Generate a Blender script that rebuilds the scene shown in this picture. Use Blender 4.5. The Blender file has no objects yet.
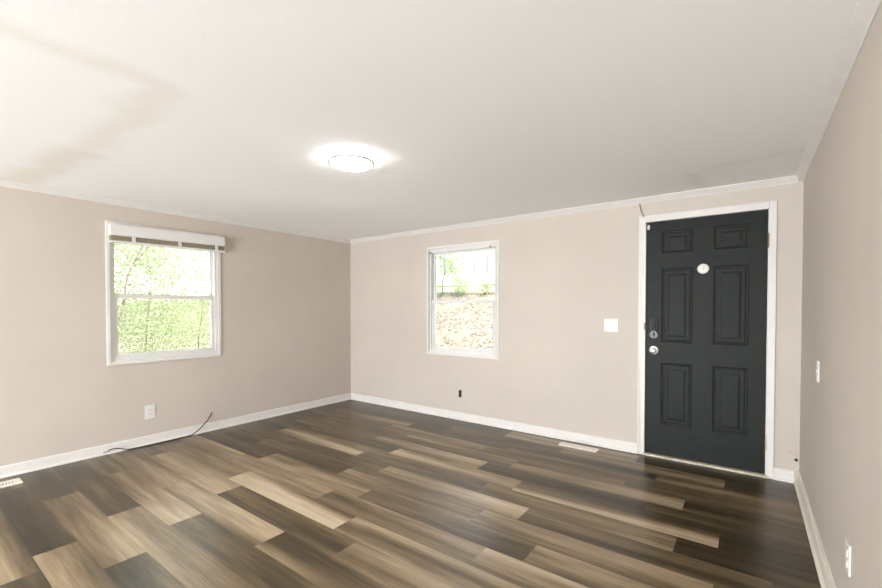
import bpy, bmesh, math, random
from mathutils import Vector, Matrix
random.seed(7)
S = bpy.context.scene
COL = S.collection

# ---------------------------------------------------------------- camera
W, D, H = 4.85, 10.0, 2.245           # room width (x), depth (-y), ceiling height
cam_d = bpy.data.cameras.new('camera'); cam = bpy.data.objects.new('camera', cam_d); COL.objects.link(cam)
S.camera = cam
cam_d.sensor_width = 36.0; cam_d.lens = 417.71/882*36; cam_d.shift_y = 22.25/882
cam_d.clip_start = 0.02; cam_d.clip_end = 300
yaw, pitch, roll = -.6344, -.017, .0005
fw = Vector((math.sin(yaw)*math.cos(pitch), math.cos(yaw)*math.cos(pitch), math.sin(pitch)))
rt = Vector((math.cos(yaw), -math.sin(yaw), 0)); up = rt.cross(fw)
rt2 = math.cos(roll)*rt + math.sin(roll)*up; up2 = -math.sin(roll)*rt + math.cos(roll)*up
m = Matrix((rt2, up2, -fw)).transposed().to_4x4(); m.translation = (4.5381, -4.004, 1.2766)
cam.matrix_world = m

# ---------------------------------------------------------------- sky, sun, exposure
S.view_settings.view_transform = 'Standard'; S.view_settings.look = 'None'
S.view_settings.gamma = 1.0; S.view_settings.use_curve_mapping = False
S.view_settings.exposure = 1.55
LAMP_POWER = 22.0                     # emission of the ceiling lamps' diffusers
w = bpy.data.worlds.new('sky'); S.world = w; w.use_nodes = True
nt = w.node_tree; bg = nt.nodes['Background']
sky = nt.nodes.new('ShaderNodeTexSky'); sky.sky_type = 'NISHITA'; sky.sun_disc = False
sky.sun_elevation = math.radians(55); sky.sun_rotation = math.radians(90); sky.air_density = 1.0; sky.dust_density = 2.0
mixn = nt.nodes.new('ShaderNodeMixRGB'); mixn.inputs[0].default_value = .65
mixn.inputs[2].default_value = (7.5, 7.7, 8.0, 1)      # bright overcast cloud veil over the blue
nt.links.new(sky.outputs[0], mixn.inputs[1]); nt.links.new(mixn.outputs[0], bg.inputs[0])
bg.inputs[1].default_value = 0.23
sd = bpy.data.lights.new('sun', 'SUN'); sun = bpy.data.objects.new('sun', sd); COL.objects.link(sun)
sd.energy = 7.0; sd.angle = math.radians(4); sd.color = (1, .96, .88)
sun.rotation_euler = (math.radians(-20), 0, 0)   # high over the bank, kept out of the room by the eaves
fd = bpy.data.lights.new('added_fill', 'AREA'); fill = bpy.data.objects.new('added_fill', fd); COL.objects.link(fill)
fd.shape = 'RECTANGLE'; fd.size = 2.4; fd.size_y = 1.2; fd.energy = 275.0; fd.color = (.90, .955, 1)
fill.location = (2.5, -9.0, .25); fill.rotation_euler = Vector((.12, .66, .72)).to_track_quat('-Z', 'Y').to_euler()    # added area light, unseen near the floor behind the camera, brightens ceiling and walls
S.cycles.diffuse_bounces = 8; S.cycles.max_bounces = 16; S.cycles.transparent_max_bounces = 24

# ---------------------------------------------------------------- helpers
def newmat(name, color, rough=.6, spec=.3, metal=0.0):
    mt = bpy.data.materials.new(name); mt.use_nodes = True
    b = mt.node_tree.nodes['Principled BSDF']
    b.inputs['Base Color'].default_value = (*color, 1); b.inputs['Roughness'].default_value = rough
    b.inputs['Specular IOR Level'].default_value = spec; b.inputs['Metallic'].default_value = metal
    return mt
def N(mt, t, **kw):
    n = mt.node_tree.nodes.new(t)
    for k, v in kw.items(): setattr(n, k, v)
    return n
def Lk(mt, a, b): mt.node_tree.links.new(a, b)
def noisy(mt, scale=30., amount=.06, bump=.02, bscale=None, detail=4):
    """light procedural wear: colour mottling and a fine bump"""
    b = mt.node_tree.nodes['Principled BSDF']; c = b.inputs['Base Color'].default_value[:3]
    tc = N(mt, 'ShaderNodeTexCoord'); ns = N(mt, 'ShaderNodeTexNoise'); ns.inputs['Scale'].default_value = scale; ns.inputs['Detail'].default_value = detail
    Lk(mt, tc.outputs['Object'], ns.inputs['Vector'])
    r = N(mt, 'ShaderNodeValToRGB')
    r.color_ramp.elements[0].color = (*[x*(1-amount) for x in c], 1); r.color_ramp.elements[1].color = (*[min(1, x*(1+amount)) for x in c], 1)
    r.color_ramp.elements[0].position = .3; r.color_ramp.elements[1].position = .7
    Lk(mt, ns.outputs['Fac'], r.inputs[0]); Lk(mt, r.outputs[0], b.inputs['Base Color'])
    if bump:
        n2 = N(mt, 'ShaderNodeTexNoise'); n2.inputs['Scale'].default_value = bscale or scale*4; n2.inputs['Detail'].default_value = 3
        Lk(mt, tc.outputs['Object'], n2.inputs['Vector'])
        bp = N(mt, 'ShaderNodeBump'); bp.inputs['Strength'].default_value = 1; bp.inputs['Distance'].default_value = bump
        Lk(mt, n2.outputs['Fac'], bp.inputs['Height']); Lk(mt, bp.outputs[0], b.inputs['Normal'])
    return mt
def box(bm, x0, x1, y0, y1, z0, z1):
    v = [bm.verts.new((x, y, z)) for x in (x0, x1) for y in (y0, y1) for z in (z0, z1)]
    for f in ((0,1,3,2), (4,6,7,5), (0,4,5,1), (2,3,7,6), (0,2,6,4), (1,5,7,3)): bm.faces.new([v[i] for i in f])
def cyl(bm, p, axis, r, h, n=32, r2=None, cap=True):
    """cylinder or cone starting at p along axis"""
    a = Vector(axis).normalized(); t = a.orthogonal().normalized(); u = a.cross(t); p = Vector(p); r2 = r if r2 is None else r2
    A = [bm.verts.new(p + r*(math.cos(i*2*math.pi/n)*t + math.sin(i*2*math.pi/n)*u)) for i in range(n)]
    B = [bm.verts.new(p + a*h + r2*(math.cos(i*2*math.pi/n)*t + math.sin(i*2*math.pi/n)*u)) for i in range(n)]
    for i in range(n): bm.faces.new((A[i], A[(i+1) % n], B[(i+1) % n], B[i]))
    if cap: bm.faces.new(A[::-1]); bm.faces.new(B)
def lathe(bm, p, axis, prof, n=40):
    """prof = [(radius, distance along axis)...]"""
    a = Vector(axis).normalized(); t = a.orthogonal().normalized(); u = a.cross(t); p = Vector(p)
    rings = []
    for r, h in prof:
        if r < 1e-6: rings.append([bm.verts.new(p + a*h)])
        else: rings.append([bm.verts.new(p + a*h + r*(math.cos(i*2*math.pi/n)*t + math.sin(i*2*math.pi/n)*u)) for i in range(n)])
    for A, B in zip(rings, rings[1:]):
        for i in range(n):
            j = (i+1) % n
            if len(A) == 1: bm.faces.new((A[0], B[j], B[i]))
            elif len(B) == 1: bm.faces.new((A[i], A[j], B[0]))
            else: bm.faces.new((A[i], A[j], B[j], B[i]))
def tube(bm, pts, r, n=8, r_end=None):
    pts = [Vector(p) for p in pts]; rings = []
    for k, p in enumerate(pts):
        d = (pts[min(k+1, len(pts)-1)] - pts[max(k-1, 0)]).normalized()
        t = d.cross(Vector((.13, .21, .97))).normalized(); u = d.cross(t)
        rr = r if r_end is None else r + (r_end-r)*k/(len(pts)-1)
        rings.append([bm.verts.new(p + rr*(math.cos(i*2*math.pi/n)*t + math.sin(i*2*math.pi/n)*u)) for i in range(n)])
    for A, B in zip(rings, rings[1:]):
        for i in range(n): bm.faces.new((A[i], A[(i+1) % n], B[(i+1) % n], B[i]))
    bm.faces.new(rings[0][::-1]); bm.faces.new(rings[-1])
def spline(pts, k=8):
    P = [Vector(p) for p in pts]; P = [2*P[0]-P[1]] + P + [2*P[-1]-P[-2]]; out = []
    for i in range(1, len(P)-2):
        for s in range(k):
            t = s/k; a, b, c, d = P[i-1:i+3]
            out.append(.5*((2*b) + (c-a)*t + (2*a-5*b+4*c-d)*t*t + (3*b-a-3*c+d)*t**3))
    out.append(P[-2]); return out
def obj(name, bm, mat, parent=None, smooth=False, bevel=0, origin=None, seg=2):
    if bevel:
        bmesh.ops.recalc_face_normals(bm, faces=bm.faces[:])
        bmesh.ops.remove_doubles(bm, verts=bm.verts[:], dist=1e-6)
        bmesh.ops.bevel(bm, geom=[e for e in bm.edges if len(e.link_faces) == 2 and e.calc_face_angle(0) > .6], offset=bevel, segments=seg, affect='EDGES', clamp_overlap=True)
    bmesh.ops.recalc_face_normals(bm, faces=bm.faces[:])
    base = Vector(parent.location) if parent is not None and parent.parent is None else Vector((0, 0, 0))
    if parent is not None and parent.parent is not None: base = Vector(parent.location) + Vector(parent.parent.location)
    off = Vector(origin) if origin else base
    if parent is not None: off = base
    bmesh.ops.translate(bm, verts=bm.verts[:], vec=-off)
    me = bpy.data.meshes.new(name); bm.to_mesh(me); bm.free()
    if smooth:
        for p in me.polygons: p.use_smooth = True
        if smooth != 'all': me.set_sharp_from_angle(angle=math.radians(40))
    o = bpy.data.objects.new(name, me); COL.objects.link(o)
    for mm in (mat if isinstance(mat, (list, tuple)) else [mat]): me.materials.append(mm)
    if parent is not None: o.parent = parent
    elif origin: o.location = origin
    return o
def tag(o, label, cat=None, group=None, kind=None):
    o['label'] = label
    if cat: o['category'] = cat
    if group: o['group'] = group
    if kind: o['kind'] = kind
    return o
def thing(name, loc, label, cat, group=None, kind=None):
    o = bpy.data.objects.new(name, None); COL.objects.link(o); o.location = loc; o.empty_display_size = .1
    return tag(o, label, cat, group, kind)
def B(*boxes):
    bm = bmesh.new()
    for b in boxes: box(bm, *b)
    return bm
def struct(name, bm, mat, label, cat, **kw): return tag(obj(name, bm, mat, **kw), label, cat, kind='structure')

# ---------------------------------------------------------------- materials
def wall_material(name, col):
    """painted hardboard: faint courses of seams, roller bump, slight mottling"""
    mt = newmat(name, col, .55, .25); b = mt.node_tree.nodes['Principled BSDF']
    tc = N(mt, 'ShaderNodeTexCoord')
    ns = N(mt, 'ShaderNodeTexNoise'); ns.inputs['Scale'].default_value = 1.6; ns.inputs['Detail'].default_value = 5
    Lk(mt, tc.outputs['Object'], ns.inputs['Vector'])
    r = N(mt, 'ShaderNodeValToRGB'); r.color_ramp.elements[0].position = .3; r.color_ramp.elements[1].position = .7
    r.color_ramp.elements[0].color = (*[c*.965 for c in col], 1); r.color_ramp.elements[1].color = (*[c*1.03 for c in col], 1)
    Lk(mt, ns.outputs['Fac'], r.inputs[0])
    # block courses as a very fine relief
    mp = N(mt, 'ShaderNodeMapping'); mp.vector_type = 'POINT'
    sx = N(mt, 'ShaderNodeSeparateXYZ'); ad = N(mt, 'ShaderNodeMath', operation='ADD'); cb = N(mt, 'ShaderNodeCombineXYZ')
    Lk(mt, tc.outputs['Object'], sx.inputs[0]); Lk(mt, sx.outputs[0], ad.inputs[0]); Lk(mt, sx.outputs[1], ad.inputs[1])
    Lk(mt, ad.outputs[0], cb.inputs[0]); Lk(mt, sx.outputs[2], cb.inputs[1])
    br = N(mt, 'ShaderNodeTexBrick'); br.inputs['Scale'].default_value = 1; br.inputs['Brick Width'].default_value = 2.44; br.inputs['Row Height'].default_value = .406
    br.inputs['Mortar Size'].default_value = .004; br.inputs['Mortar Smooth'].default_value = 1
    br.inputs['Color1'].default_value = br.inputs['Color2'].default_value = (1, 1, 1, 1); br.inputs['Mortar'].default_value = (0, 0, 0, 1)
    Lk(mt, cb.outputs[0], br.inputs['Vector'])
    n2 = N(mt, 'ShaderNodeTexNoise'); n2.inputs['Scale'].default_value = 140; n2.inputs['Detail'].default_value = 2
    Lk(mt, tc.outputs['Object'], n2.inputs['Vector'])
    b1 = N(mt, 'ShaderNodeBump'); b1.inputs['Strength'].default_value = .5; b1.inputs['Distance'].default_value = .0008
    b2 = N(mt, 'ShaderNodeBump'); b2.inputs['Strength'].default_value = .5; b2.inputs['Distance'].default_value = .0012
    Lk(mt, br.outputs['Color'], b1.inputs['Height']); Lk(mt, n2.outputs['Fac'], b2.inputs['Height']); Lk(mt, b1.outputs[0], b2.inputs['Normal'])
    Lk(mt, b2.outputs[0], b.inputs['Normal']); Lk(mt, r.outputs[0], b.inputs['Base Color'])
    return mt
WALL = wall_material('greige_wall_paint', (.568, .509, .453))
TRIM = noisy(newmat('white_trim_paint', (.73, .705, .675), .4, .4), 9, .03, .0006, 60)
TRIM_CREAM = noisy(newmat('cream_trim_paint', (.78, .72, .63), .45, .35), 14, .05, .0008, 60)
VINYL = noisy(newmat('white_vinyl', (.72, .715, .695), .35, .4), 8, .02, 0)
PLASTIC = noisy(newmat('white_plastic', (.75, .735, .71), .3, .45), 20, .02, 0)
BLACK = noisy(newmat('black_plastic', (.018, .019, .021), .45, .35), 25, .2, 0)
DARKBROWN = noisy(newmat('dark_brown_bakelite', (.03, .022, .016), .35, .5), 40, .2, 0)
STEEL = noisy(newmat('satin_nickel', (.72, .69, .64), .28, .5, 1), 20, .05, 0)
RUST = noisy(newmat('rusty_metal', (.33, .20, .13), .6, .3, .3), 90, .4, .0005)
PAINTED_HINGE = noisy(newmat('hinge_painted_over', (.55, .46, .38), .5, .3), 120, .35, .0005)
DOOR = noisy(newmat('black_green_door_paint', (.0112, .0142, .0115), .52, .22), 14, .18, .0006, 160)
TAUPE = noisy(newmat('taupe_blind_slats', (.30, .25, .17), .5, .3), 40, .12, 0)
WOODSILL = noisy(newmat('worn_pale_threshold', (.62, .55, .44), .5, .3), 18, .2, .001)
CABLE = noisy(newmat('black_cable', (.03, .025, .022), .5, .3), 50, .2, 0)
TANWIRE = noisy(newmat('tan_wire', (.24, .17, .08), .5, .3), 60, .2, 0)
REGISTER = noisy(newmat('cream_metal', (.82, .78, .69), .4, .4), 30, .04, 0)
SLOT = noisy(newmat('dark_slot', (.03, .026, .02), .8, .1), 30, .2, 0)

def ceiling_material():
    mt = newmat('sprayed_ceiling', (.92, .922, .918), .9, .1); b = mt.node_tree.nodes['Principled BSDF']
    tc = N(mt, 'ShaderNodeTexCoord')
    # soft-edged beige bands: (x0,y0,x1,y1,width) in metres on the ceiling
    marks = CEIL_MARKS
    cur = None
    wob = N(mt, 'ShaderNodeTexNoise'); wob.inputs['Scale'].default_value = 3; wob.inputs['Detail'].default_value = 4
    Lk(mt, tc.outputs['Object'], wob.inputs['Vector'])
    off = N(mt, 'ShaderNodeVectorMath', operation='MULTIPLY_ADD'); off.inputs[1].default_value = (.22, .22, 0); 
    Lk(mt, wob.outputs['Color'], off.inputs[0]); Lk(mt, tc.outputs['Object'], off.inputs[2])
    for x0, y0, x1, y1, wd, amt in marks:
        dx, dy = x1-x0, y1-y0; L2 = dx*dx+dy*dy
        sub = N(mt, 'ShaderNodeVectorMath', operation='SUBTRACT'); sub.inputs[1].default_value = (x0+.11, y0+.11, 0); Lk(mt, off.outputs[0], sub.inputs[0])
        fl = N(mt, 'ShaderNodeVectorMath', operation='MULTIPLY'); fl.inputs[1].default_value = (1, 1, 0); Lk(mt, sub.outputs[0], fl.inputs[0])
        dt = N(mt, 'ShaderNodeVectorMath', operation='DOT_PRODUCT'); dt.inputs[1].default_value = (dx/L2, dy/L2, 0); Lk(mt, fl.outputs[0], dt.inputs[0])
        cl = N(mt, 'ShaderNodeClamp'); Lk(mt, dt.outputs['Value'], cl.inputs[0])
        sc = N(mt, 'ShaderNodeVectorMath', operation='SCALE'); sc.inputs[0].default_value = (dx, dy, 0); Lk(mt, cl.outputs[0], sc.inputs['Scale'])
        ds = N(mt, 'ShaderNodeVectorMath', operation='DISTANCE'); Lk(mt, fl.outputs[0], ds.inputs[0]); Lk(mt, sc.outputs[0], ds.inputs[1])
        mr = N(mt, 'ShaderNodeMapRange', interpolation_type='SMOOTHSTEP'); mr.inputs['From Min'].default_value = 0; mr.inputs['From Max'].default_value = wd
        mr.inputs['To Min'].default_value = amt; mr.inputs['To Max'].default_value = 0
        Lk(mt, ds.outputs['Value'], mr.inputs['Value'])
        if cur is None: cur = mr.outputs[0]
        else:
            mx = N(mt, 'ShaderNodeMath', operation='MAXIMUM'); Lk(mt, cur, mx.inputs[0]); Lk(mt, mr.outputs[0], mx.inputs[1]); cur = mx.outputs[0]
    mix = N(mt, 'ShaderNodeMixRGB'); mix.inputs[1].default_value = (.92, .922, .918, 1); mix.inputs[2].default_value = (.78, .72, .63, 1)
    Lk(mt, cur, mix.inputs[0]); Lk(mt, mix.outputs[0], b.inputs['Base Color'])
    n1 = N(mt, 'ShaderNodeTexNoise'); n1.inputs['Scale'].default_value = 90; n1.inputs['Detail'].default_value = 3
    Lk(mt, tc.outputs['Object'], n1.inputs['Vector'])
    bp = N(mt, 'ShaderNodeBump'); bp.inputs['Strength'].default_value = .5; bp.inputs['Distance'].default_value = .001
    Lk(mt, n1.outputs['Fac'], bp.inputs['Height']); Lk(mt, bp.outputs[0], b.inputs['Normal'])
    return mt
CEIL_MARKS = [(2.55, -4.4, 2.45, -3.22, .13, .35), (2.45, -3.22, 1.2, -3.24, .14, .38), (1.2, -3.24, 0, -3.34, .20, .6), (4.2, -.15, 4.22, -.45, .12, .3), (4.3, -.6, 4.8, -.64, .07, .22)]
CEIL = ceiling_material()

def floor_material():
    mt = newmat('vinyl_plank', (.2, .15, .1), .32, .5); b = mt.node_tree.nodes['Principled BSDF']
    at = N(mt, 'ShaderNodeAttribute', attribute_name='tone'); pid = N(mt, 'ShaderNodeAttribute', attribute_name='pid')
    tc = N(mt, 'ShaderNodeTexCoord')
    def streak(scale, sx, sy, detail):
        mp = N(mt, 'ShaderNodeMapping'); mp.inputs['Scale'].default_value = (sx, sy, 1); Lk(mt, tc.outputs['Object'], mp.inputs['Vector'])
        ns = N(mt, 'ShaderNodeTexNoise', noise_dimensions='4D'); ns.inputs['Scale'].default_value = scale; ns.inputs['Detail'].default_value = detail
        Lk(mt, mp.outputs[0], ns.inputs['Vector']); Lk(mt, pid.outputs['Fac'], ns.inputs['W'])
        return ns.outputs['Fac']
    a = streak(1, .9, 13, 2.5); c = streak(1, 5, 160, 3); d = streak(1, 2.4, 36, 4)
    def ma(x, k, add):
        n = N(mt, 'ShaderNodeMath', operation='MULTIPLY_ADD'); Lk(mt, x, n.inputs[0]); n.inputs[1].default_value = k
        if isinstance(add, float): n.inputs[2].default_value = add
        else: Lk(mt, add, n.inputs[2])
        return n.outputs[0]
    v = ma(a, .88, at.outputs['Fac']); v = ma(c, .34, v); v = ma(d, .34, v)
    sub = N(mt, 'ShaderNodeMath', operation='SUBTRACT'); Lk(mt, v, sub.inputs[0]); sub.inputs[1].default_value = .795
    r = N(mt, 'ShaderNodeValToRGB'); els = r.color_ramp.elements
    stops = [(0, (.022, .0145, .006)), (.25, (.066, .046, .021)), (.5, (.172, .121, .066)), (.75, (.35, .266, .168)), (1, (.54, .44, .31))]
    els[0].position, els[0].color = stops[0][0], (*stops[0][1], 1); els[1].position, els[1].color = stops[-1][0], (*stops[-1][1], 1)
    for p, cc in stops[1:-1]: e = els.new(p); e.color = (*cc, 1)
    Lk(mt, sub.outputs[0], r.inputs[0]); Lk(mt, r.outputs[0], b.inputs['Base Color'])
    bp = N(mt, 'ShaderNodeBump'); bp.inputs['Strength'].default_value = .35; bp.inputs['Distance'].default_value = .0008
    Lk(mt, c, bp.inputs['Height']); Lk(mt, bp.outputs[0], b.inputs['Normal'])
    return mt
FLOOR = floor_material()

# ---------------------------------------------------------------- structure: floor of staggered planks
# row: (first joint x, tones of the planks from left to right: far-left, far-right, mid-left, mid-right, near-left, near-right)
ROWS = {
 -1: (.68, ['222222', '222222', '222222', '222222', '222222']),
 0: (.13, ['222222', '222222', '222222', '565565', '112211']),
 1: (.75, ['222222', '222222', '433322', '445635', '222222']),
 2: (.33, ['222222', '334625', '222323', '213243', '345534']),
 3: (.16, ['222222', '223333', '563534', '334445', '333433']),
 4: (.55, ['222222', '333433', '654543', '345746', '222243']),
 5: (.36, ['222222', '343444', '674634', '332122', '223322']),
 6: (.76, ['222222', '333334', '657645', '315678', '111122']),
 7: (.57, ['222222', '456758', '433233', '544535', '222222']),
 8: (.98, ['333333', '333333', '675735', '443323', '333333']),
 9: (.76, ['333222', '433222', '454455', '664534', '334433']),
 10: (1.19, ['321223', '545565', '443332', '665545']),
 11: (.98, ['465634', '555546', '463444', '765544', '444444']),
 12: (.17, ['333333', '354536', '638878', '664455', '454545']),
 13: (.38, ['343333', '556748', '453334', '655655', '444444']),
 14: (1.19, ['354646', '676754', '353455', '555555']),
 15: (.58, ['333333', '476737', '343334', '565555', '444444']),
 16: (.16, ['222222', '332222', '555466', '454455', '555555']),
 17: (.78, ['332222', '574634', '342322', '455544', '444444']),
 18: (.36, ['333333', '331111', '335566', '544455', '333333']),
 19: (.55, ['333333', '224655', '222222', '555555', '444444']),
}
def build_floor():
    bm = bmesh.new(); tone = bm.verts.layers.float.new('tone'); pid = bm.verts.layers.float.new('pid')
    rnd = random.Random(3)
    nrows = 58
    for r in range(-1, nrows):
        y1 = -.0675 - .1825*r; y0 = y1 - .1825
        if r == -1: y1 = 0.02
        if y0 < -D: y0 = -D
        if r in ROWS: j, tn = ROWS[r]
        else: j, tn = rnd.uniform(.1, 1.2), []
        xs = [0.0]; x = j
        while x < W-.01: xs.append(x); x += 1.22
        xs.append(W)
        for i in range(len(xs)-1):
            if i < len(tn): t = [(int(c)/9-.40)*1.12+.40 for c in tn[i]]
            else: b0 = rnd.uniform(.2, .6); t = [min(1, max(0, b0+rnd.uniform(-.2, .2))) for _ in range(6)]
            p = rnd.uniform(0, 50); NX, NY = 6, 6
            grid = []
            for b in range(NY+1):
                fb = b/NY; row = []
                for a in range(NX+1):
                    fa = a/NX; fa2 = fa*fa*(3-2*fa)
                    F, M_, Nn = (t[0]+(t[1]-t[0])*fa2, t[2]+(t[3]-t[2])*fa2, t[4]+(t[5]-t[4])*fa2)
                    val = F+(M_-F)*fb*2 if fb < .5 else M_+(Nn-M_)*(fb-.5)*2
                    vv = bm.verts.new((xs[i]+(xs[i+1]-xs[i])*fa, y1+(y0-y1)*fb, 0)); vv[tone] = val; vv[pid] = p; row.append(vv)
                grid.append(row)
            for b in range(NY):
                for a in range(NX): bm.faces.new((grid[b][a], grid[b+1][a], grid[b+1][a+1], grid[b][a+1]))
        if y0 <= -D: break
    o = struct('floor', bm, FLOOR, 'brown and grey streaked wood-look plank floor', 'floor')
    return o
build_floor()
struct('floor_slab', B((-.15, W+.15, -D-.15, .15, -.2, -.004)), newmat('concrete', (.3, .29, .27), .9), 'concrete slab under the plank floor', 'floor')
struct('ceiling', B((-.6, W+.5, -D-.5, .95, H, H+.2)), CEIL, 'white sprayed ceiling with faint stains', 'ceiling')

# walls with openings
T = .14
WL = (-2.775, -1.825, .795, 2.035)       # left window opening: y0 y1 z0 z1
WB = (1.405, 2.355, .75, 2.005)          # back window opening: x0 x1 z0 z1
DR = (3.815, 4.662, 0, 2.035)            # door opening
WR = (1.2, 3.4, .75, 2.0)                # window in the wall behind the photographer
struct('wall_left', B((-T, 0, -D, WL[0], 0, H), (-T, 0, WL[1], T, 0, H), (-T, 0, WL[0], WL[1], 0, WL[2]), (-T, 0, WL[0], WL[1], WL[3], H)), WALL, 'greige left wall with a blind-topped window', 'wall')
struct('wall_back', B((0, WB[0], 0, T, 0, H), (WB[1], DR[0], 0, T, 0, H), (DR[1], W, 0, T, 0, H), (WB[0], WB[1], 0, T, 0, WB[2]), (WB[0], WB[1], 0, T, WB[3], H), (DR[0], DR[1], 0, T, DR[3], H)), WALL, 'greige far wall holding the bare window and the black door', 'wall')
struct('wall_right', B((W, W+T, -D, T, 0, H)), WALL, 'plain beige wall along the right edge', 'wall')
struct('wall_rear', B((0, WR[0], -D-T, -D, 0, H), (WR[1], W, -D-T, -D, 0, H), (WR[0], WR[1], -D-T, -D, 0, WR[2]), (WR[0], WR[1], -D-T, -D, WR[3], H)), WALL, 'wall behind the photographer with a wide window opening', 'wall')

# baseboards with shoe moulding, crown strips
def molding(bm, a, b, n, prof):
    """sweep a profile [(distance from wall, height)] from a to b (xy); n = inward normal"""
    A = [bm.verts.new((a[0]+n[0]*d, a[1]+n[1]*d, z)) for d, z in prof]; Bv = [bm.verts.new((b[0]+n[0]*d, b[1]+n[1]*d, z)) for d, z in prof]
    k = len(prof)
    for i in range(k): bm.faces.new((A[i], A[(i+1) % k], Bv[(i+1) % k], Bv[i]))
    bm.faces.new(A[::-1]); bm.faces.new(Bv)
BASE = [(0, .001), (.026, .001), (.025, .009), (.021, .016), (.013, .019), (.012, .078), (.009, .085), (0, .087)]
def mold(name, segs, prof, mat, label, cat):
    bm = bmesh.new()
    for a, b, n in segs: molding(bm, a, b, n, prof)
    return struct(name, bm, mat, label, cat)
mold('baseboard_left', [((0, -D), (0, 0), (1, 0))], BASE, TRIM, 'white baseboard along the left wall', 'baseboard')
mold('baseboard_back', [((.026, 0), (3.757, 0), (0, -1)), ((4.702, 0), (W-.03, 0), (0, -1))], BASE, TRIM, 'white baseboard along the far wall, broken by the door', 'baseboard')
mold('baseboard_right', [((W, 0), (W, -D), (-1, 0))], [(0, .001), (.03, .001), (.028, .012), (.018, .02), (.016, .085), (.012, .094), (0, .096)], TRIM_CREAM, 'cream baseboard along the right wall', 'baseboard')
CR = [(0, H-.001), (.046, H-.001), (.045, H-.006), (.027, H-.022), (.006, H-.040), (.004, H-.045), (0, H-.045)]
mold('trim_1', [((0, -D), (0, 0), (1, 0))], CR, TRIM, 'white crown strip over the left wall', 'trim')
mold('trim_2', [((.03, 0), (W-.03, 0), (0, -1))], CR, TRIM, 'white crown strip over the far wall', 'trim')
mold('trim_3', [((W, 0), (W, -D), (-1, 0))], CR, TRIM, 'thin white crown strip over the right wall', 'trim')

# ---------------------------------------------------------------- windows
def glass():
    mt = bpy.data.materials.new('window_glass'); mt.use_nodes = True; n = mt.node_tree.nodes; n.clear()
    o = n.new('ShaderNodeOutputMaterial'); t = n.new('ShaderNodeBsdfTransparent'); g = n.new('ShaderNodeBsdfGlossy'); g.inputs['Roughness'].default_value = .02
    t.inputs[0].default_value = (.97, .985, .975, 1)
    f = n.new('ShaderNodeFresnel'); f.inputs[0].default_value = 1.45; mx = n.new('ShaderNodeMixShader')
    mt.node_tree.links.new(f.outputs[0], mx.inputs[0]); mt.node_tree.links.new(t.outputs[0], mx.inputs[1]); mt.node_tree.links.new(g.outputs[0], mx.inputs[2]); mt.node_tree.links.new(mx.outputs[0], o.inputs[0])
    return mt
GLASS = glass()
def ring(bm, P, a0, a1, z0, z1, wl, wr, wb, wt, d0, d1):
    """rectangular frame; P maps (along wall, depth outward, z) boxes to world"""
    for b in ((a0, a0+wl, z0, z1), (a1-wr, a1, z0, z1), (a0+wl, a1-wr, z0, z0+wb), (a0+wl, a1-wr, z1-wt, z1)):
        P(bm, b[0], b[1], d0, d1, b[2], b[3])
def window(name, P, loc, a0, a1, z0, z1, rail_z, label):
    """single-hung vinyl window: fixed upper pane behind, lower sash in front"""
    t = thing(name, loc, label, 'window', kind='structure')
    bm = bmesh.new(); ring(bm, P, a0-.018, a1+.018, z0-.018, z1+.018, .026, .026, .026, .026, -.012, .004); obj('window_trim', bm, TRIM, t, bevel=.003)
    bm = bmesh.new(); ring(bm, P, a0, a1, z0, z1, .036, .036, .034, .05, .004, .10); obj('window_frame', bm, VINYL, t, bevel=.003)
    u = bmesh.new(); ring(u, P, a0+.034, a1-.034, rail_z-.012, z1-.045, .024, .024, .03, .028, .055, .085); us = obj('upper_sash', u, VINYL, t, bevel=.003)
    bm = bmesh.new(); P(bm, a0+.056, a1-.056, .068, .072, rail_z+.014, z1-.07); obj('pane', bm, GLASS, us)
    l = bmesh.new(); ring(l, P, a0+.032, a1-.032, z0+.03, rail_z+.016, .036, .036, .045, .036, .014, .052); ls = obj('lower_sash', l, VINYL, t, bevel=.003)
    bm = bmesh.new(); P(bm, a0+.066, a1-.066, .031, .035, z0+.073, rail_z-.018); obj('pane', bm, GLASS, ls)
    mid = (a0+a1)/2
    bm = bmesh.new(); P(bm, mid-.03, mid+.03, .02, .045, rail_z+.016, rail_z+.026); obj('sash_lock', bm, VINYL, ls, bevel=.003)
    return t
def PL(bm, a0, a1, d0, d1, z0, z1): box(bm, -d1, -d0, a0, a1, z0, z1)
def PB(bm, a0, a1, d0, d1, z0, z1): box(bm, a0, a1, d0, d1, z0, z1)
def PR(bm, a0, a1, d0, d1, z0, z1): box(bm, a0, a1, -D-d1, -D-d0, z0, z1)
window('window_1', PL, (0, (WL[0]+WL[1])/2, WL[2]), *WL, 1.395, 'white double-sash window on the left wall looking into green foliage')
w2 = window('window_2', PB, ((WB[0]+WB[1])/2, 0, WB[2]), *WB, 1.365, 'white double-sash window on the far wall looking onto a leafy slope')
for x, z in ((1.437, 1.955), (2.258, 1.962)):
    bm = bmesh.new(); cyl(bm, (x, .004, z), (0, -1, 0), .010, .014, 12); tag(obj('screw', bm, RUST, w2, smooth=True), 'dark screw left in the frame')
window('window_3', PR, ((WR[0]+WR[1])/2, -D, WR[2]), *WR, 1.38, 'wide white window in the wall behind the photographer')

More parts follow.
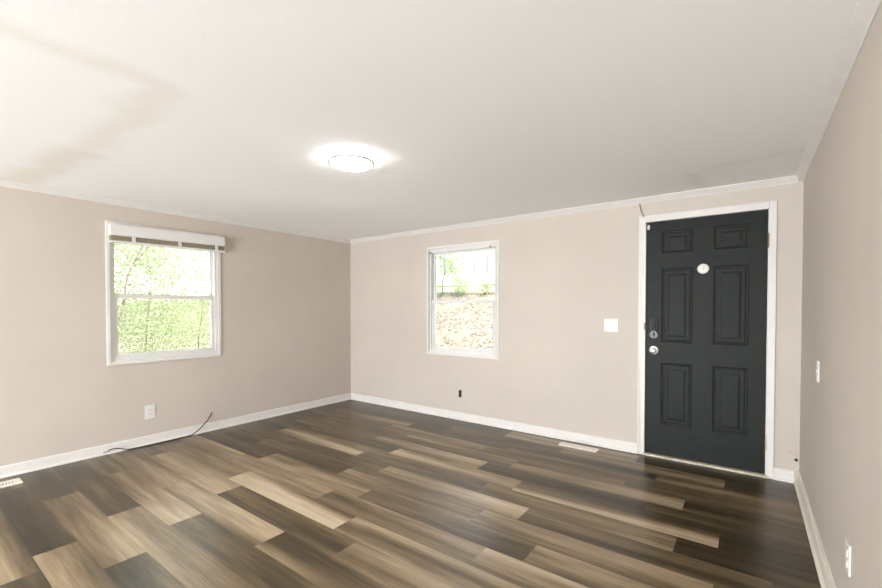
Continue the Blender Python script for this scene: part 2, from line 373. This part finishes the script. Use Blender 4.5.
# blind gathered at the top of the left window
t = thing('window_blind', (0, -2.27, 1.92), 'raised white blind with taupe slats across the top of the left window', 'blind')
y0, y1 = -2.772, -1.785
obj('head_rail', B((.0125, .062, y0, y1, 1.932, 2.030)), VINYL, t, bevel=.004)
bm = bmesh.new()
for k in range(6): box(bm, .016, .056, y0+.004, y1-.004, 1.930-.0068*(k+1), 1.930-.0068*k-.0014)
obj('slat_stack', bm, TAUPE, t)
obj('bottom_rail', B((.014, .060, y0+.002, y1+.004, 1.868, 1.887)), VINYL, t, bevel=.003)
for y in (-2.60, -2.22, -1.87):
    obj('cord_clip', B((.054, .066, y-.014, y+.014, 1.886, 1.933)), VINYL, t, bevel=.003)
bm = bmesh.new()
for k in range(5): box(bm, .0605, .0635, -1.895, y1-.006, 1.942+.015*k, 1.950+.015*k)
tag(obj('valance_clip', bm, PLASTIC, t), 'ribbed end piece')
t.rotation_euler.x = .017

# ---------------------------------------------------------------- door
d = thing('door_1', (4.24, 0, .02), 'black six-panel front door with keypad lock and white round cover', 'door', kind='structure')
X0, X1, Z0, Z1, YF = 3.817, 4.650, .022, 2.028, .006
def door_leaf():
    bm = bmesh.new()
    pans = [(a, b, c, e) for a, b in ((3.937, 4.168), (4.310, 4.541)) for c, e in ((.285, .818), (.994, 1.624), (1.757, 1.942))]
    xs = [X0, 3.937, 4.168, 4.310, 4.541, X1]; zs = [Z0, .285, .818, .994, 1.624, 1.757, 1.942, Z1]
    cache = {}
    def V(x, y, z):
        k = (round(x, 5), round(y, 5), round(z, 5))
        if k not in cache: cache[k] = bm.verts.new((x, y, z))
        return cache[k]
    def is_pan(x0, x1, z0, z1): return any(abs(x0-p[0]) < 1e-4 and abs(z0-p[2]) < 1e-4 for p in pans)
    for i in range(5):
        for k in range(7):
            a, b, c, e = xs[i], xs[i+1], zs[k], zs[k+1]
            if not is_pan(a, b, c, e): bm.faces.new((V(a, YF, c), V(b, YF, c), V(b, YF, e), V(a, YF, e)))
            else:
                prof = [(0, 0), (.008, .005), (.016, .006), (.026, .003), (.048, .003), (.060, .000), (.066, -.0005)]
                for (i0, d0), (i1, d1) in zip(prof, prof[1:]):
                    o = [V(a+i0, YF+d0, c+i0), V(b-i0, YF+d0, c+i0), V(b-i0, YF+d0, e-i0), V(a+i0, YF+d0, e-i0)]
                    n = [V(a+i1, YF+d1, c+i1), V(b-i1, YF+d1, c+i1), V(b-i1, YF+d1, e-i1), V(a+i1, YF+d1, e-i1)]
                    for q in range(4): bm.faces.new((o[q], o[(q+1) % 4], n[(q+1) % 4], n[q]))
                bm.faces.new(n)
    yb = YF+.044
    bm.faces.new((V(X0, yb, Z0), V(X0, yb, Z1), V(X1, yb, Z1), V(X1, yb, Z0)))
    for k in range(7):
        for x in (X0, X1): bm.faces.new((V(x, YF, zs[k]), V(x, YF, zs[k+1]), V(x, yb, zs[k+1]), V(x, yb, zs[k])))
    for i in range(5):
        for z in (Z0, Z1): bm.faces.new((V(xs[i], YF, z), V(xs[i+1], YF, z), V(xs[i+1], yb, z), V(xs[i], yb, z)))
    return bm
obj('door_leaf', door_leaf(), DOOR, d)
kx, kz = 3.880, .922
bm = bmesh.new(); lathe(bm, (kx, YF, kz), (0, -1, 0), [(0, 0), (.038, 0), (.038, .004), (.034, .010), (.016, .013), (.012, .032), (.018, .038), (.027, .048), (.028, .058), (.024, .066), (.010, .071), (0, .0715)])
tag(obj('door_knob', bm, STEEL, d, smooth=True), 'round satin nickel knob')
bm = bmesh.new(); lathe(bm, (3.880, YF, 1.058), (0, -1, 0), [(0, 0), (.036, 0), (.036, .012), (.032, .018), (.026, .018), (.024, .014), (0, .014)])
lk = tag(obj('deadbolt_rose', bm, newmat('gunmetal', (.07, .07, .07), .4, .5, .6), d, smooth=True), 'dark round deadbolt rose')
bm = bmesh.new(); box(bm, 3.874, 3.886, YF-.034, YF-.012, 1.040, 1.076); obj('thumb_turn', bm, BLACK, lk, bevel=.003)
bm = bmesh.new(); box(bm, 3.853, 3.908, YF-.040, YF, 1.088, 1.192)
kp = tag(obj('keypad_lock', bm, BLACK, d, bevel=.012, seg=4, smooth=True), 'black rounded lock housing')
bm = bmesh.new(); box(bm, 3.863, 3.898, YF-.0425, YF-.039, 1.100, 1.182); obj('battery_cover', bm, newmat('dark_grey_plastic', (.035, .036, .038), .6, .2), kp, bevel=.006, seg=3)
bm = bmesh.new(); lathe(bm, (4.238, YF, 1.606), (0, -1, 0), [(0, 0), (.041, 0), (.041, .006), (.036, .010), (.031, .008), (.029, .006), (0, .007)])
pc = tag(obj('peephole_cover', bm, PLASTIC, d, smooth=True), 'white round cover')
bm = bmesh.new(); lathe(bm, (4.238, YF-.006, 1.606), (0, -1, 0), [(0, 0), (.012, 0), (.011, .004), (0, .005)]); obj('lens', bm, newmat('pale_pink_plastic', (.68, .60, .56), .4), pc, smooth=True)
for z0, z1, mt, lb in ((1.742, 1.852, RUST, 'rusty hinge'), (.968, 1.082, TRIM, 'hinge painted white'), (.200, .328, PAINTED_HINGE, 'flaking hinge')):
    bm = bmesh.new(); xh = 4.6625
    n = 5; st = (z1-z0)/n
    for k in range(n): cyl(bm, (xh, -.006, z0+st*k+.001), (0, 0, 1), .0075, st-.002, 14)
    cyl(bm, (xh, -.006, z1), (0, 0, 1), .005, .006, 12); cyl(bm, (xh, -.006, z0-.006), (0, 0, 1), .005, .006, 12)
    box(bm, xh-.012, xh, YF-.0035, YF-.0005, z0, z1)
    tag(obj('hinge', bm, mt, d, smooth=True), lb)
tag(obj('contact_sensor', B((3.824, 3.842, -.012, YF, 1.966, 2.006)), PLASTIC, d, bevel=.003), 'small white sensor')
# frame: jamb, stops, casing
bm = B((DR[0]-.02, X0-.003, .004, T, 0, 2.05), (X1+.003, DR[1]+.02, .004, T, 0, 2.05), (X0-.003, X1+.003, .004, T, Z1+.004, 2.05))
box(bm, X0-.003, X0+.012, YF+.046, T, 0, 2.03); box(bm, X1-.012, X1+.003, YF+.046, T, 0, 2.03)
def casing(bm, x0, x1, z0, z1):
    box(bm, x0, x1, -.014, .004, z0, z1)
ring_ = bmesh.new()
casing(ring_, 3.759, 3.814, .001, 2.086); casing(ring_, 4.658, 4.702, .001, 2.086); casing(ring_, 3.814, 4.655, 2.032, 2.084)
box(ring_, 3.759, 3.772, -.019, -.014, .001, 2.086); box(ring_, 4.690, 4.702, -.019, -.014, .001, 2.086); box(ring_, 3.772, 4.690, -.019, -.014, 2.074, 2.086)
struct('trim_4', ring_, TRIM, 'white casing around the black door', 'trim', bevel=.002)
struct('trim_5', bm, TRIM, 'white jamb lining the door opening', 'trim')
struct('trim_6', B((3.80, 4.68, -.030, T, .001, .018)), WOODSILL, 'worn pale threshold under the black door', 'trim', bevel=.004)
tag(obj('strike_plate', B((3.803, 3.815, -.016, -.0135, 1.10, 1.16)), RUST, origin=(3.811, -.015, 1.10)), 'small rusty strike plate on the casing beside the keypad lock', 'strike plate')

# ---------------------------------------------------------------- ceiling lamp
def lamp(loc, label):
    t = thing('ceiling_lamp', loc, label, 'ceiling lamp', 'flush ceiling lamps')
    x, y, z = loc
    bm = bmesh.new(); lathe(bm, (x, y, z), (0, 0, -1), [(0, 0), (.122, 0), (.122, .019), (0, .019)]); obj('mounting_pan', bm, PLASTIC, t, smooth=True)
    em = bpy.data.materials.get('lit_diffuser')
    if em is None:
        em = newmat('lit_diffuser', (.9, .9, .9), .4); b = em.node_tree.nodes['Principled BSDF']
        b.inputs['Emission Color'].default_value = (.98, .985, 1.0, 1); b.inputs['Emission Strength'].default_value = LAMP_POWER
    bm = bmesh.new(); lathe(bm, (x, y, z), (0, 0, -1), [(.126, .019), (.130, .019), (.130, .034), (.128, .042), (.105, .050), (.06, .054), (0, .055)], 64)
    obj('diffuser', bm, em, t, smooth=True)
    bm = bmesh.new(); lathe(bm, (x, y, z), (0, 0, -1), [(.1315, .026), (.147, .026), (.147, .038), (.1315, .038), (.1315, .026)], 64)
    tag(obj('rim', bm, newmat('grey_rim', (.32, .32, .31), .5, .2), t, smooth=True), 'thin grey rim')
    return t
lamp((2.475, -2.172, H), 'lit round white flush lamp on the ceiling in the middle of the room')
lamp((2.42, -4.55, H), 'added round flush lamp, unseen on the ceiling behind the photographer')  # second lamp, added out of view to give the room more light

# ---------------------------------------------------------------- wall plates
def outlet(loc, n, a, label, wd=.075, ht=.118, group='white duplex outlets'):
    """n = normal into the room, a = direction along the wall"""
    t = thing('wall_outlet', loc, label, 'outlet'); n = Vector(n); a = Vector(a); c = Vector(loc)
    def bx(a0, a1, d0, d1, z0, z1):
        bm = bmesh.new(); p = c+a*a0+n*d0; q = c+a*a1+n*d1
        box(bm, min(p.x, q.x), max(p.x, q.x), min(p.y, q.y), max(p.y, q.y), c.z+z0, c.z+z1); return bm
    obj('cover_plate', bx(-wd/2, wd/2, 0, .006, -ht/2, ht/2), PLASTIC, t, bevel=.0025)
    for s in (-1, 1):
        r = obj('receptacle', bx(-.017, .017, .006, .009, s*.0195-.0145, s*.0195+.0145), PLASTIC, t, bevel=.002)
        for q in (-.006, .006):
            obj('slot', bx(q-.001, q+.001, .009, .0093, s*.0195-.004, s*.0195+.005), SLOT, r)
    return t
outlet((0, -2.470, .308), (1, 0, 0), (0, 1, 0), 'white outlet low on the left wall under the window', .088, .128)
outlet((W, -1.860, .352), (-1, 0, 0), (0, 1, 0), 'white outlet low on the right wall near the photo edge')
def switch(loc, n, a, label, wd, gangs):
    t = thing('light_switch', loc, label, 'light switch'); n = Vector(n); a = Vector(a); c = Vector(loc)
    def bx(a0, a1, d0, d1, z0, z1):
        bm = bmesh.new(); p = c+a*a0+n*d0; q = c+a*a1+n*d1
        box(bm, min(p.x, q.x), max(p.x, q.x), min(p.y, q.y), max(p.y, q.y), c.z+z0, c.z+z1); return bm
    obj('switch_plate', bx(-wd/2, wd/2, 0, .006, -.058, .058), PLASTIC, t, bevel=.0025)
    for g in range(gangs):
        q = (g-(gangs-1)/2)*.046
        obj('toggle', bx(q-.005, q+.005, .006, .010, -.010, .012), PLASTIC, t, bevel=.002)
        for s in (-.03, .03): obj('plate_screw', bx(q-.003, q+.003, .006, .0068, s-.003, s+.003), STEEL, t)
    return t
switch((3.526, 0, 1.130), (0, -1, 0), (1, 0, 0), 'white double light switch on the far wall left of the door', .118, 2)
switch((W, -.948, .938), (-1, 0, 0), (0, 1, 0), 'white single light switch on the right wall', .072, 1)
t = thing('bare_receptacle', (1.870, 0, .303), 'dark uncovered receptacle low on the far wall below the bare window', 'outlet')
obj('yoke', B((1.855, 1.885, -.004, 0, .262, .344)), DARKBROWN, t)
for z in (.283, .323): obj('socket_face', B((1.853, 1.889, -.012, -.003, z-.0165, z+.0165)), DARKBROWN, t, bevel=.003)
obj('mounting_strap', B((1.862, 1.878, -.005, 0, .340, .356)), STEEL, t)

# ---------------------------------------------------------------- floor registers
def register(loc, lx, ly, along, label, nsl, b=.020):
    t = thing('floor_register', loc, label, 'floor vent'); x, y = loc[0], loc[1]
    h = .008
    bm = bmesh.new()
    box(bm, x-lx/2, x+lx/2, y-ly/2, y-ly/2+b, .0005, h); box(bm, x-lx/2, x+lx/2, y+ly/2-b, y+ly/2, .0005, h)
    box(bm, x-lx/2, x-lx/2+b, y-ly/2+b, y+ly/2-b, .0005, h); box(bm, x+lx/2-b, x+lx/2, y-ly/2+b, y+ly/2-b, .0005, h)
    obj('vent_frame', bm, REGISTER, t)
    obj('vent_opening', B((x-lx/2+b, x+lx/2-b, y-ly/2+b, y+ly/2-b, .0006, .002)), SLOT, t)
    bm = bmesh.new()
    if along == 'y':
        n = nsl; st = (ly-2*b)/n
        for k in range(n): box(bm, x-lx/2+b, x+lx/2-b, y-ly/2+b+k*st, y-ly/2+b+k*st+st*.55, .002, h-.001)
    else:
        n = nsl; st = (ly-2*b)/n
        for k in range(n): box(bm, x-lx/2+b, x+lx/2-b, y-ly/2+b+k*st+st*.2, y-ly/2+b+k*st+st*.8, .002, h-.001)
        for q in (-.08, 0, .08): box(bm, x+q-.004, x+q+.004, y-ly/2+b, y+ly/2-b, .002, h-.0005)
    obj('louver', bm, REGISTER, t)
    return t
register((.200, -3.525, 0), .130, .31, 'y', 'cream floor vent cut by the left photo edge', 14, .042)
register((3.285, -.160, 0), .345, .092, 'x', 'cream floor vent beside the baseboard left of the door', 3)

# ---------------------------------------------------------------- loose cables
pts = [(.030, -2.80, .035), (.034, -2.765, .042), (.036, -2.72, .034), (.038, -2.665, .012), (.040, -2.60, .0055), (.042, -2.45, .0055), (.045, -2.28, .0055), (.040, -2.14, .008), (.034, -2.075, .030), (.030, -2.02, .070), (.022, -1.965, .115), (.012, -1.925, .165), (.004, -1.912, .19)]
bm = bmesh.new(); tube(bm, spline(pts, 8), .0045, 8)
t = tag(obj('cable', bm, CABLE, smooth=True, origin=(.04, -2.35, 0)), 'thin black cable coming off the left wall and lying along its baseboard', 'cable')
bm = bmesh.new(); cyl(bm, (.030, -2.80, .035), (-.05, -1, -.25), .0065, .035, 12); o = obj('connector', bm, STEEL, None, smooth=True)
o.parent = t; o.location = (-.04, 2.35, 0)
bm = bmesh.new(); tube(bm, spline([(3.762, -.010, 2.203), (3.764, -.006, 2.175), (3.772, -.005, 2.14), (3.786, -.006, 2.105), (3.795, -.016, 2.088), (3.790, -.020, 2.074)], 6), .0035, 8)
tag(obj('wire', bm, TANWIRE, smooth=True, origin=(3.77, -.006, 2.08)), 'short tan wire hanging between crown strip and the upper left corner of the door casing', 'wire')
t = thing('pipe_stub', (4.832, 0, .170), 'dark pipe stub with a scrape beside it in the corner right of the door', 'pipe')
bm = bmesh.new(); lathe(bm, (4.832, 0, .170), (0, -1, 0), [(0, .002), (.008, .002), (.008, .008), (.010, .008), (.011, 0)], 20); obj('pipe_rim', bm, BLACK, t, smooth=True)
bm = bmesh.new(); tube(bm, spline([(4.770, -.001, .216), (4.788, -.002, .219), (4.812, -.002, .214), (4.828, -.002, .203), (4.834, -.001, .190)], 5), .005, 8)
tag(obj('peeling_paint', bm, noisy(newmat('bare_plaster', (.62, .47, .38), .7, .2), 80, .2, 0), t, smooth=True), 'brownish peeled strip')

# ---------------------------------------------------------------- outdoors
GRASS = noisy(newmat('dry_leafy_ground', (.155, .132, .105), .9, .1), 6, .12, .004, 30)
LAWN = noisy(newmat('pale_grass', (.20, .225, .14), .9, .1), 5, .3, .02, 30)
BARK = noisy(newmat('tree_bark', (.25, .22, .165), .9, .1), 12, .3, .01)
def leafmat(name, col):
    mt = newmat(name, col, .5, .3); b = mt.node_tree.nodes['Principled BSDF']
    oi = N(mt, 'ShaderNodeNewGeometry'); r = N(mt, 'ShaderNodeValToRGB')
    r.color_ramp.elements[0].color = (*[c*.72 for c in col], 1); r.color_ramp.elements[1].color = (*[min(.9, c*1.3) for c in col], 1)
    Lk(mt, oi.outputs['Random Per Island'], r.inputs[0]); Lk(mt, r.outputs[0], b.inputs['Base Color'])
    tr = N(mt, 'ShaderNodeBsdfTranslucent'); Lk(mt, r.outputs[0], tr.inputs[0]); mx = N(mt, 'ShaderNodeMixShader'); mx.inputs[0].default_value = .45
    out = mt.node_tree.nodes['Material Output']
    Lk(mt, b.outputs[0], mx.inputs[1]); Lk(mt, tr.outputs[0], mx.inputs[2]); Lk(mt, mx.outputs[0], out.inputs[0])
    return mt
LEAF = leafmat('spring_leaf', (.33, .40, .21)); LEAF_B = leafmat('yellow_green_leaf', (.36, .41, .24)); LEAF_D = leafmat('dry_leaf', (.165, .138, .105))
def zg(x, y):
    """ground height: flat by the house, a bank rising beyond the far wall and, gently, to the left"""
    a = 0
    if y > 2.0: a = max(a, (min(y, 9.0)-2.0)*.335 + max(0, min(y, 30)-9.0)*.10)
    if x < -3: a = max(a, min(-x-3, 20)*.06)
    return -.45 + a
def ground():
    bm = bmesh.new(); xs = [-40+i*1.0 for i in range(61)]; ys = [-22+i*1.0 for i in range(58)]
    g = [[bm.verts.new((x, y, zg(x, y)+.05*math.sin(x*1.7+y)*math.cos(y*1.3))) for x in xs] for y in ys]
    for i in range(len(ys)-1):
        for k in range(len(xs)-1):
            f = bm.faces.new((g[i][k], g[i][k+1], g[i+1][k+1], g[i+1][k])); f.material_index = 1 if ys[i] > 8 else 0
    return tag(obj('ground', bm, [GRASS, LAWN], smooth='all'), 'leaf-strewn ground rising beyond the windows', 'ground', kind='structure')
ground()
APRON = noisy(newmat('light_bounce_surface', (.72, .71, .68), .9, .1), 8, .08, .002)
tag(obj('bounce_apron', B((-2.2, -.18, -9, 2.6, -.40, -.34), (-.18, 6.0, .18, 2.6, -.40, -.34)), APRON), 'added pale apron around the house, bouncing daylight up through the windows', 'bounce_apron', kind='structure')  # added below the window views to reflect sunlight up onto the ceiling
def leaf(bm, p, s, rnd):
    a = Vector((rnd.gauss(0, 1), rnd.gauss(0, 1), rnd.gauss(0, .6))).normalized(); t = a.orthogonal().normalized()
    t = (t*math.cos(rnd.uniform(0, 6)) + a.cross(t)*math.sin(rnd.uniform(0, 6))).normalized()
    v = [bm.verts.new(p + a*x*s + t*y*s + a.cross(t)*z*s) for x, y, z in ((-.5, 0, 0), (0, .26, .05), (.55, 0, -.06), (0, -.26, .05))]
    bm.faces.new(v)
def tree(name, x, y, h, crown, lean, nleaf, mat, label, seed, low=.15, trunk_r=.07, ls=.09, nbr=9, cat='tree', group=None):
    """crown = (rx, ry) spread; leaves grow in clusters along the branches"""
    rnd = random.Random(seed); z0 = zg(x, y)-.05
    t = thing(name, (x, y, z0), label, cat, group)
    top = Vector((x+lean[0], y+lean[1], z0+h)); base = Vector((x, y, z0))
    bm = bmesh.new(); pts = [base.lerp(top, k/6)+Vector((rnd.gauss(0, .03), rnd.gauss(0, .03), 0))*min(1, k) for k in range(7)]
    tube(bm, spline(pts, 4), trunk_r, 8, trunk_r*.25)
    tips = []
    for k in range(nbr):
        f = low + (1-low)*(k+rnd.random())/nbr; p = base.lerp(top, f); an = rnd.uniform(0, 6.28)
        ln = (1-.45*f)*rnd.uniform(.6, 1.0)
        q = p + Vector((math.cos(an)*crown[0]*ln, math.sin(an)*crown[1]*ln, rnd.uniform(.1, .45)*h*.25)); mid = p.lerp(q, .5)+Vector((0, 0, .06*h*rnd.uniform(-.5, 1)))
        tube(bm, spline([p, mid, q], 3), trunk_r*.32, 6, trunk_r*.08); tips.append((p, mid, q))
    obj('trunk', bm, BARK, t, smooth='all')
    bm = bmesh.new(); per = nleaf//len(tips)
    for p, mid, q in tips:
        for _ in range(per):
            u = rnd.random()**.6; c = p.lerp(mid, u*2) if u < .5 else mid.lerp(q, u*2-1)
            sp = .13+.055*min(h, 4)
            leaf(bm, c+Vector((rnd.gauss(0, sp), rnd.gauss(0, sp), rnd.gauss(0, sp*.8))), ls*rnd.uniform(.6, 1.3), rnd)
    obj('foliage', bm, mat, t)
    return t
tree('tree', -3.55, -2.17, 3.4, (.9, .9), (.02, .98), 700, LEAF_B, 'leaning thin bare-stemmed tree outside the left window', 11, .5, .03, .055, 9)
tree('bushy_tree', -5.6, -.65, 4.4, (1.25, 1.2), (.1, .1), 26000, LEAF, 'bushy green tree in the middle of the left window view', 12, .05, .014, .042, 16)
tree('bushy_tree', -5.3, -1.75, 3.4, (1.0, .7), (0, .1), 15000, LEAF, 'low bushy green tree at the left side of the left window view', 13, .03, .014, .042, 14)
tree('bushy_tree', -6.6, .9, 4.6, (1.1, 1.1), (.1, 0), 22000, LEAF, 'tall bushy tree at the right side of the left window view', 14, .03, .014, .042, 14)
tree('bushy_tree', -9.6, -.2, 5.6, (1.8, 2.0), (0, .2), 18000, LEAF_B, 'yellow-green tree farther back beyond the left window', 15, .05, .014, .08, 16)
tree('shrub', -4.1, -1.15, .75, (.6, .6), (0, .05), 1500, LEAF, 'low green shrub just outside the left window', 16, .05, .015, .05, 10, 'shrub')
tree('shrub', -4.3, -.25, .7, (.5, .5), (0, 0), 800, LEAF_D, 'brown-leaved shrub outside the left window', 17, .05, .015, .05, 8, 'shrub')
# beyond the far wall's window
tree('bushy_tree', -5.4, 9.6, 2.6, (1.2, 1.1), (.2, 0), 3600, LEAF, 'green tree on the bank at the upper left of the far window view', 21, .25, .03, .09, 12)
tree('shrub', -4.0, 8.9, .6, (.6, .4), (0, 0), 900, LEAF, 'pale green shrub on the bank beyond the far window', 22, .05, .015, .07, 8, 'shrub')
tree('shrub', -2.9, 8.9, .5, (.6, .4), (0, 0), 700, LEAF_B, 'yellow-green shrub on top of the bank at right of the far window view', 23, .05, .015, .07, 8, 'shrub')
tree('shrub', -5.2, 8.3, .8, (.7, .5), (0, 0), 1100, LEAF, 'leafy shrub at the left on top of the bank', 24, .05, .015, .07, 8, 'shrub')
bm = bmesh.new(); rnd = random.Random(5)
for _ in range(5200):
    y = rnd.uniform(1.5, 9); x = rnd.uniform(-5.5, 2.2)
    g = .05*math.sin(x*1.7+y)*math.cos(y*1.3); s = rnd.uniform(.05, .11); an = rnd.uniform(0, 6.28)
    bm.faces.new([bm.verts.new((x+s*(a*math.cos(an)-b*math.sin(an)), y+s*(a*math.sin(an)+b*math.cos(an)), zg(x, y+s*(a*math.sin(an)+b*math.cos(an)))+g+.022+rnd.uniform(0, .006)+c*s)) for a, b, c in ((-.5, 0, 0), (0, .28, .06), (.55, 0, 0), (0, -.28, .02))])
tag(obj('leaf_litter', bm, LEAF_D), 'fallen tan leaves over the bank beyond the far window', 'leaves', kind='stuff')
# neighbour's white house on the rise
def house(x, y):
    z = zg(x, y)-.1; t = thing('house', (x, y, z), 'white house with dark narrow windows on the rise beyond the far window', 'house')
    HW = noisy(newmat('white_siding', (.82, .82, .82), .7, .2), 3, .03, 0); DG = newmat('dark_window_glass', (.30, .31, .33), .15, .5)
    RF = noisy(newmat('grey_shingles', (.30, .29, .29), .9, .1), 10, .2, 0)
    bm = B((x-4, x+4, y, y+6, z, z+3.4)); bm2 = bmesh.new()
    v = [bm2.verts.new(p) for p in ((x-4.4, y-.4, z+3.4), (x+4.4, y-.4, z+3.4), (x+4.4, y+6.4, z+3.4), (x-4.4, y+6.4, z+3.4), (x-4.4, y+3, z+5.4), (x+4.4, y+3, z+5.4))]
    for f in ((0, 1, 5, 4), (2, 3, 4, 5), (0, 4, 3), (1, 2, 5), (0, 3, 2, 1)): bm2.faces.new([v[i] for i in f])
    obj('siding', bm, HW, t); obj('roof', bm2, RF, t)
    for wx in (-3.1, -1.47, -.60, 1.2, 2.8):
        fr = obj('window_frame', B((x+wx-.17, x+wx+.17, y-.05, y, z+.80, z+1.80)), HW, t)
        obj('pane', B((x+wx-.11, x+wx+.11, y-.07, y-.045, z+.86, z+1.74)), DG, fr)
house(-7.0, 17.0)
